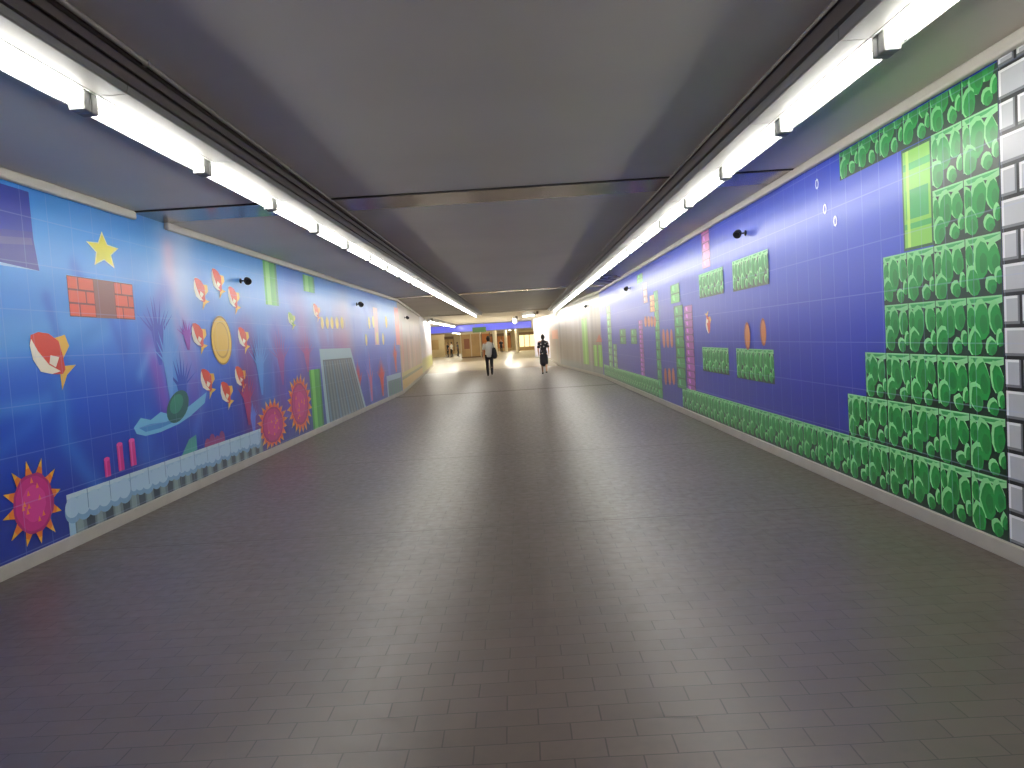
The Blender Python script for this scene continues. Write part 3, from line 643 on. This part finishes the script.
# right wall beyond the bend: grey brown print with green bars
len2 = (Vector(RP[2])-Vector(RP[1])).length
def right2_bg(A, Z):
    C = ramp(Z, [(0, (120, 126, 124)), (.35, (132, 140, 138)), (.45, (140, 128, 120)), (1.5, (138, 124, 116)), (3, (176, 170, 162))])
    for k in range(14):
        r = random.Random(k+90); a0 = r.uniform(0, len2); C = soft(C, A, Z, [(a0, .5), (a0, 2.4)], r.uniform(.08, .3), r.choice([(170, 100, 90), (110, 98, 92), (176, 176, 176), (92, 84, 80)]), .5)
    return C
right2 = print_sheet('wall_mural', RIGHT2, np.linspace(.03, len2-.03, 90), np.linspace(.101, MLT, 40), right2_bg, MR,
                     'grey brown wall print with lime green bars on the far right, past the bend')
for x0, x1, yt, yb in ((582.5, 588, 318, 364), (594, 597.5, 345, 366), (598.8, 602.3, 345, 367), (603.5, 606.3, 345, 368)):
    a1_, a0_, z0, z1 = lbox(RIGHT2, x0, x1, yt, yb); a0_ = max(a0_, .05); g = Art(RIGHT2); g.rect(a0_, a1_, max(z0, .102), z1, (120, 190, 60)); g.rect(a0_+(a1_-a0_)*.3, a0_+(a1_-a0_)*.6, max(z0, .102), z1, (160, 216, 100), 1); g.build('lime_bar_motif', MR, right2)
a1_, a0_, z0, z1 = lbox(RIGHT2, 596, 603, 334, 342); g = Art(RIGHT2); g.poly([(a0_, z0), (a1_, z0), ((a0_+a1_)/2, z1)], (188, 84, 54)); g.build('red_flame_motif', MR, right2)
len3 = (Vector(RP[3])-Vector(RP[2])).length
right3 = print_sheet('wall_mural', RIGHT3, np.linspace(.03, len3-.03, 40), np.linspace(.101, MLT, 30),
                     lambda A, Z: soft(ramp(Z, [(0, (150, 142, 134)), (1.6, (160, 138, 124)), (2.3, (205, 200, 196)), (3, (225, 225, 225))]), A, Z, [(3, .4), (3, 1.5)], .5, (150, 165, 160), .6), MR,
                     'pale brown wall print on the last straight stretch of the right wall')
a1_, a0_, z0, z1 = lbox(RIGHT3, 552, 558, 330, 339); g = Art(RIGHT3); g.rect(a0_, a1_, z0, z1, (214, 138, 96)); g.build('orange_patch_motif', MR, right3)

# ---------------------------------------------------------------- the station hall beyond
s = empty('overhead_sign', (-5, 63, 3.05), 'long glowing blue fascia sign hanging across the far hall', 'sign')
MB().box(-9.5, 6.1, 0, .3, -.60, -.02).build('sign_panel', M['blue'], s, bevel=.02)
MB().box(-9.5, 6.1, -.02, .32, -.66, -.60).build('lower_rail', M['plate'], s); MB().box(-9.5, 6.1, -.02, .32, -.05, .0).build('upper_rail', M['plate'], s)
s = empty('hanging_sign', (-3.15, 61, 3.05), 'small dark green sign hung in front of the blue fascia', 'sign')
MB().box(-.55, .55, -.06, .06, -.75, -.35).build('sign_panel', M['green_sign'], s, bevel=.01)
for x in (-.4, .4): MB().cyl((x, 0, -.35), (x, 0, 0), .015, 8).build('hanger', M['rail'], s)
s = empty('kiosk', (-4.8, 76, 0), 'tan clad kiosk block standing in the middle distance left of the walkway', 'kiosk')
MB().box(-.95, .85, -.6, 1.2, .12, 2.35).build('body', M['tan'], s, bevel=.03); MB().box(-1, .9, -.65, 1.25, 0, .12).build('plinth', M['frame'], s)
MB().box(-1.05, .95, -.7, 1.3, 2.35, 2.55).build('roof', M['pale'], s, bevel=.02)
for x in (-1.0, .0, .92): MB().box(x-.04, x+.04, -.68, -.6, .12, 2.35).build('corner_post', M['pale'], s)
MB().box(-.7, -.15, -.625, -.6, .9, 1.9).build('poster', M['poster'], s)
s = empty('panel_stand', (-3.3, 75, 0), 'orange wooden panel stand beside the tan kiosk', 'stand')
MB().box(-.38, .38, 0, .25, .1, 2.3).build('panel', M['orange'], s, bevel=.01)
for x in (-.4, .4): MB().box(x-.05, x+.05, -.03, .28, 0, 2.4).build('post', M['frame'], s)
for x, y, r, lab in ((-.25, 91, .2, 'slim pale pillar standing right of the walkway'), (-2.55, 80, .22, 'slim pale pillar just right of the orange panel stand'), (-1.75, 100, .2, 'thin far pillar seen left of the bright walkway reflection')):
    s = empty('pillar', (x, y, 0), lab, 'pillar')
    MB().lathe((0, 0, 0), (0, 0, 1), [(0, r*1.25), (.12, r*1.25), (.14, r), (2.9, r), (2.92, r*1.2), (3.045, r*1.2)]).build('shaft', M['pale'], s)
# shop fronts on the far walls
def shop(x0, x1, y, z0, z1, n, lab, m='lit'):
    s = empty('shop_window', (x0, y, 0), lab, 'shop window')
    wd = (x1-x0)/n; MB().box(0, x1-x0, -.1, .05, 0, z0).build('base_panel', M['tan'], s); MB().box(0, x1-x0, -.1, .05, z1, z1+.4).build('header', M['frame'], s)
    for k in range(n+1): MB().box(k*wd-.04, k*wd+.04, -.12, .05, z0, z1).build('mullion', M['frame'], s)
    for k in range(n): MB().box(k*wd+.04, (k+1)*wd-.04, -.03, .0, z0, z1).build('pane', M[m], s)
shop(.0, 2.15, 104, .5, 2.1, 3, 'bright lit shop window right of the slim pillar')
shop(-13, -9.6, 111.5, .4, 2.2, 4, 'dim lit shop window at the far left of the hall', 'tan')
shop(-4.6, -1.2, 111.5, .4, 2.2, 5, 'brown framed shop front at the far end of the walkway', 'orange')
s = empty('partition_wall', (-10.4, 92, 0), 'beige partition standing at the left of the hall beside the waiting people', 'partition')
MB().box(-1.6, 1.3, 0, .3, 0, 2.7).build('panel', M['tan_wall'], s, bevel=.02); MB().box(-.8, .6, -.02, 0, .9, 2.1).build('poster', M['tan'], s); MB().box(-1.65, 1.35, -.05, .35, 2.7, 2.8).build('cap', M['frame'], s)

# ---------------------------------------------------------------- people
def skin_mat(n, c): return mat(n, c, .55)
PM = dict(skin=skin_mat('skin', (196, 152, 124)), hair=mat('black_hair', (26, 22, 22), .5), shirt=mat('white_shirt', (225, 222, 214), .8), trousers=mat('black_trousers', (34, 36, 42), .8),
          shoe=mat('black_shoe', (24, 22, 22), .4), bag=mat('black_bag', (28, 27, 32), .6), grey=mat('grey_cloth', (110, 110, 118), .8), navy=mat('navy_cloth', (44, 41, 50), .8), eye=mat('eye', (20, 18, 18), .3))
def pattern_mat():
    m = bpy.data.materials.new('dark_floral_cloth'); m.use_nodes = True; nt = m.node_tree; b = nt.nodes['Principled BSDF']; b.inputs['Roughness'].default_value = .8
    v = nt.nodes.new('ShaderNodeTexVoronoi'); v.inputs['Scale'].default_value = 9; tc = nt.nodes.new('ShaderNodeTexCoord'); nt.links.new(tc.outputs['Object'], v.inputs['Vector'])
    r = nt.nodes.new('ShaderNodeValToRGB'); r.color_ramp.elements[0].position = .2; r.color_ramp.elements[0].color = (*lin((190, 178, 176)), 1)
    r.color_ramp.elements[1].position = .36; r.color_ramp.elements[1].color = (*lin((46, 44, 52)), 1)
    nt.links.new(v.outputs['Distance'], r.inputs[0]); nt.links.new(r.outputs[0], b.inputs['Base Color']); return m
PM['floral'] = pattern_mat()
class Body:
    """overlapping tapered tubes fused into one surface by a voxel remesh"""
    def __init__(s): s.mb = MB()
    def tube(s, pts, n=14):
        # pts: (x,y,z, ru, rv)   ru = sideways radius, rv = front-back radius
        P = [Vector(p[:3]) for p in pts]; vs = []; rings = []
        first_t = (P[1]-P[0]).normalized(); last_t = (P[-1]-P[-2]).normalized()
        seq = []
        for f in (.99, .75, .4): c = math.sqrt(1-f*f); seq.append((P[0]-first_t*f*min(pts[0][3:5]), pts[0][3]*c, pts[0][4]*c, first_t))
        for i, p in enumerate(pts):
            t = (P[min(i+1, len(P)-1)]-P[max(i-1, 0)]).normalized(); seq.append((P[i], p[3], p[4], t))
        for f in (.4, .75, .99): c = math.sqrt(1-f*f); seq.append((P[-1]+last_t*f*min(pts[-1][3:5]), pts[-1][3]*c, pts[-1][4]*c, last_t))
        for c, ru, rv, t in seq:
            ref = Vector((1, 0, 0)) if abs(t.x) < .8 else Vector((0, 0, 1))
            u = (ref-t*ref.dot(t)).normalized(); v = t.cross(u)
            vs += [c+u*ru*math.cos(2*math.pi*k/n)+v*rv*math.sin(2*math.pi*k/n) for k in range(n)]
        m = len(seq); fs = [tuple(range(n-1, -1, -1)), tuple(range((m-1)*n, m*n))]
        for j in range(m-1): fs += [(j*n+i, j*n+(i+1) % n, (j+1)*n+(i+1) % n, (j+1)*n+i) for i in range(n)]
        s.mb.add(vs, fs); return s
    def build(s, name, m, parent, vox=.011):
        o = s.mb.build(name, m, parent); r = o.modifiers.new('fuse', 'REMESH'); r.mode = 'VOXEL'; r.voxel_size = vox; r.use_smooth_shade = True
        sm = o.modifiers.new('soften', 'SMOOTH'); sm.factor = .5; sm.iterations = 3; return o
def person(loc, h, rz, label, group=None, stride=.12, arms=(.12, -.1), top='shirt', bottom='trousers', kind='trousers', bag=None, vox=.011, female=False, hairbun=False, tilt=0):
    """local axes: faces +y, x to its right; built 1.70 m tall then scaled"""
    k = h/1.70; root = empty('person', loc, label, 'person', group, rz); root.scale = (k, k, k)
    sw = .175 if female else .195; hp = .092
    leg = {}
    for sd, fy in ((-1, stride), (1, -stride)):
        hip = (sd*hp, 0, .88); lift = .0 if fy > 0 else .05
        knee = (sd*hp*1.0, fy*.45+.04, .475); ank = (sd*hp*.95, fy-(0.03 if fy < 0 else 0), .085+lift); leg[sd] = (hip, knee, ank, lift, fy)
    arm = {}
    for sd, fy in ((-1, arms[0]), (1, arms[1])):
        sh = (sd*sw, 0, 1.375); el = (sd*(sw+.045), fy*.35-.02, 1.10); wr = (sd*(sw+.05), fy+.03, .865); arm[sd] = (sh, el, wr)
    B = Body()
    B.tube([(0, 0, .86, .155, .105), (0, 0, .95, .15, .10), (0, .0, 1.08, .125, .09), (0, 0, 1.25, .155, .105), (0, -.005, 1.36, .15, .09), (0, -.005, 1.415, .09, .07)])
    B.tube([(-sw*.85, 0, 1.39, .05, .05), (0, -.005, 1.40, .07, .06), (sw*.85, 0, 1.39, .05, .05)])
    B.tube([(0, -.01, 1.40, .056, .056), (0, .0, 1.47, .05, .052), (0, .01, 1.52, .052, .06)])
    B.tube([(0, .015, 1.515, .05, .065), (0, .01, 1.56, .07, .085), (0, .0, 1.615, .076, .095), (0, -.005, 1.65, .06, .075)])
    B.tube([(0, .085, 1.60, .009, .01), (0, .108, 1.575, .015, .012)]); B.tube([(0, .09, 1.535, .022, .008), (0, .092, 1.533, .02, .008)])
    for sd in (-1, 1): B.tube([(sd*.074, .0, 1.565, .01, .014), (sd*.08, -.005, 1.60, .012, .018)])
    for sd in (-1, 1):
        hip, kn, an, lift, fy = leg[sd]
        B.tube([(hip[0], hip[1], hip[2], .082, .088), ((hip[0]+kn[0])/2, (hip[1]+kn[1])/2, (hip[2]+kn[2])/2, .068, .074), (*kn, .05, .053), (kn[0]*.98, (kn[1]*.6+an[1]*.4)-.015, kn[2]*.65+an[2]*.35, .049, .053), (an[0], an[1], an[2]+.02, .033, .035)])
        B.tube([(an[0], an[1]-.03, an[2]-.04, .033, .033), (an[0], an[1]+.07, an[2]-.05, .038, .028), (an[0], an[1]+.15, an[2]-.058, .036, .02)])
        sh, el, wr = arm[sd]
        B.tube([(*sh, .048, .05), ((sh[0]+el[0])/2, (sh[1]+el[1])/2, (sh[2]+el[2])/2, .042, .043), (*el, .034, .036), ((el[0]+wr[0])/2, (el[1]+wr[1])/2, (el[2]+wr[2])/2+.03, .034, .034), (*wr, .022, .026)])
        d = (Vector(wr)-Vector(el)).normalized(); pz = Vector(wr)+d*.045
        B.tube([(*wr, .018, .026), (*pz, .016, .04), (*(pz+d*.035), .014, .038)])
        for q, ln in ((-.031, .066), (-.010, .078), (.012, .074), (.032, .058)):
            b0 = pz+d*.035+Vector((0, q, 0)); b1 = b0+d*ln*.5+Vector((-sd*.004, 0, 0)); b2 = b0+d*ln*.92+Vector((-sd*.020, 0, 0))
            B.tube([(*b0, .0085, .0085), (*b1, .008, .008), (*b2, .0068, .0068)], 8)
        th0 = Vector(wr)+d*.03+Vector((-sd*.004, .028, 0)); th1 = th0+d*.035+Vector((-sd*.012, .028, 0)); th2 = th1+d*.032+Vector((-sd*.012, .006, 0))
        B.tube([(*th0, .012, .012), (*th1, .0095, .0095), (*th2, .0075, .0075)], 8)
    B.build('body', PM['skin'], root, vox)
    for sd in (-1, 1): MB().lathe((sd*.03, .083, 1.602), (0, 1, 0), [(0, .011), (.006, .010), (.009, .005)], 10).build('eye', PM['eye'], root)
    C = Body(); C.tube([(0, -.018, 1.60, .086, .098), (0, -.022, 1.645, .084, .098), (0, -.02, 1.672, .06, .07)]); C.tube([(0, -.045, 1.54, .07, .06), (0, -.04, 1.62, .082, .08)])
    if hairbun: C.tube([(0, -.11, 1.65, .035, .035), (0, -.13, 1.675, .04, .038)])
    C.build('hair', PM['hair'], root, max(vox, .012))
    # top
    D = Body(); w_ = .012
    hem = .80 if female else .86
    D.tube([(0, 0, hem, .172, .125), (0, 0, .95, .165, .12), (0, 0, 1.08, .15 if not female else .138, .112), (0, 0, 1.25, .175, .124), (0, -.005, 1.36, .165, .108), (0, -.005, 1.42, .085, .075)])
    for sd in (-1, 1):
        sh, el, wr = arm[sd]; D.tube([(sd*.06, 0, 1.40, .06, .066), (sh[0]*.95, sh[1], sh[2]-.005, .064, .068), (sh[0]*.3+el[0]*.7, sh[1]*.3+el[1]*.7, sh[2]*.3+el[2]*.7, .062 if female else .056, .062)])
    D.build('shirt' if not female else 'blouse', PM[top], root, vox)
    E_ = Body()
    if kind == 'trousers':
        E_.tube([(0, 0, .84, .168, .12), (0, 0, .95, .158, .112)])
        for sd in (-1, 1):
            hip, kn, an, lift, fy = leg[sd]; E_.tube([(hip[0], hip[1], hip[2], .092, .104), ((hip[0]+kn[0])/2, (hip[1]+kn[1])/2, (hip[2]+kn[2])/2, .082, .088), (*kn, .066, .068), (kn[0]*.98, kn[1]*.5+an[1]*.5-.01, (kn[2]+an[2])/2, .062, .062), (an[0], an[1]-.005, an[2]+.0, .05, .056)])
    else:
        E_.tube([(0, 0, .95, .145, .11), (0, 0, .84, .175, .13), (0, 0, .68, .185, .15), (0, .0, .50, .185, .165)])
    E_.build('trousers' if kind == 'trousers' else 'skirt', PM[bottom], root, vox)
    for sd in (-1, 1):
        hip, kn, an, lift, fy = leg[sd]; G = Body(); z = an[2]-.085
        G.tube([(an[0], an[1]-.045, z+.042, .038, .036), (an[0], an[1]+.03, z+.046, .044, .040), (an[0], an[1]+.11, z+.034, .047, .030), (an[0], an[1]+.175, z+.026, .038, .022)])
        G.build('shoe', PM['shoe'], root, vox)
    if bag:
        bx = empty('shoulder_bag', loc, bag, 'bag', None, rz); bx.scale = (k, k, k); bx.location = (loc[0]+.03, loc[1]-.02, 0)
        G = Body(); G.tube([(.20, -.10, 1.17, .075, .05), (.205, -.11, 1.02, .105, .075), (.205, -.11, .88, .12, .08), (.2, -.105, .80, .11, .065)]); G.build('bag_body', PM['bag'], bx, .012)
        G = Body(); G.tube([(.19, -.12, 1.16, .012, .02), (.165, -.115, 1.32, .012, .02), (.14, -.06, 1.45, .012, .022), (.13, .02, 1.462, .012, .022), (.155, .105, 1.38, .012, .02), (.185, .12, 1.22, .012, .02), (.2, .03, 1.1, .012, .02), (.2, -.06, 1.08, .012, .02)]); G.build('strap', PM['bag'], bx, .009)
    return root
def ground(px, py):
    d = RW@np.array([px-512, 384-py, -F]); t = -1.5/d[2]; q = CAM+t*d; return (float(q[0]), float(q[1]), 0)
g1 = ground(490.3, 376); g2 = ground(544.8, 374.2)
person(g1, 1.72, .05, 'person in a white shirt and black trousers walking away with a black shoulder bag', stride=.09, arms=(.06, -.02), bag='black shoulder bag hanging at the right side of the person in white')
person(g2, 1.64, -.05, 'person in a dark patterned blouse and dark skirt walking away on the right', female=True, top='floral', bottom='navy', kind='skirt', stride=.16, arms=(.1, -.12))
person((-8.15, 86, 0), 1.66, 2.2, 'distant person in dark clothes, leftmost of the group at the left of the hall', top='trousers', vox=.02, stride=.04)
person((-7.65, 85, 0), 1.70, 1.2, 'distant person in a white shirt, middle of the group in the hall', vox=.02, stride=.04)
person((-7.1, 87, 0), 1.66, -1.5, 'distant person in grey top and dark trousers, right of the hall group', top='grey', vox=.02, stride=.04)
person((-2.3, 96, 0), 1.66, 3.0, 'tiny far person in dark clothes near the end of the walkway', top='navy', vox=.02, stride=.06)
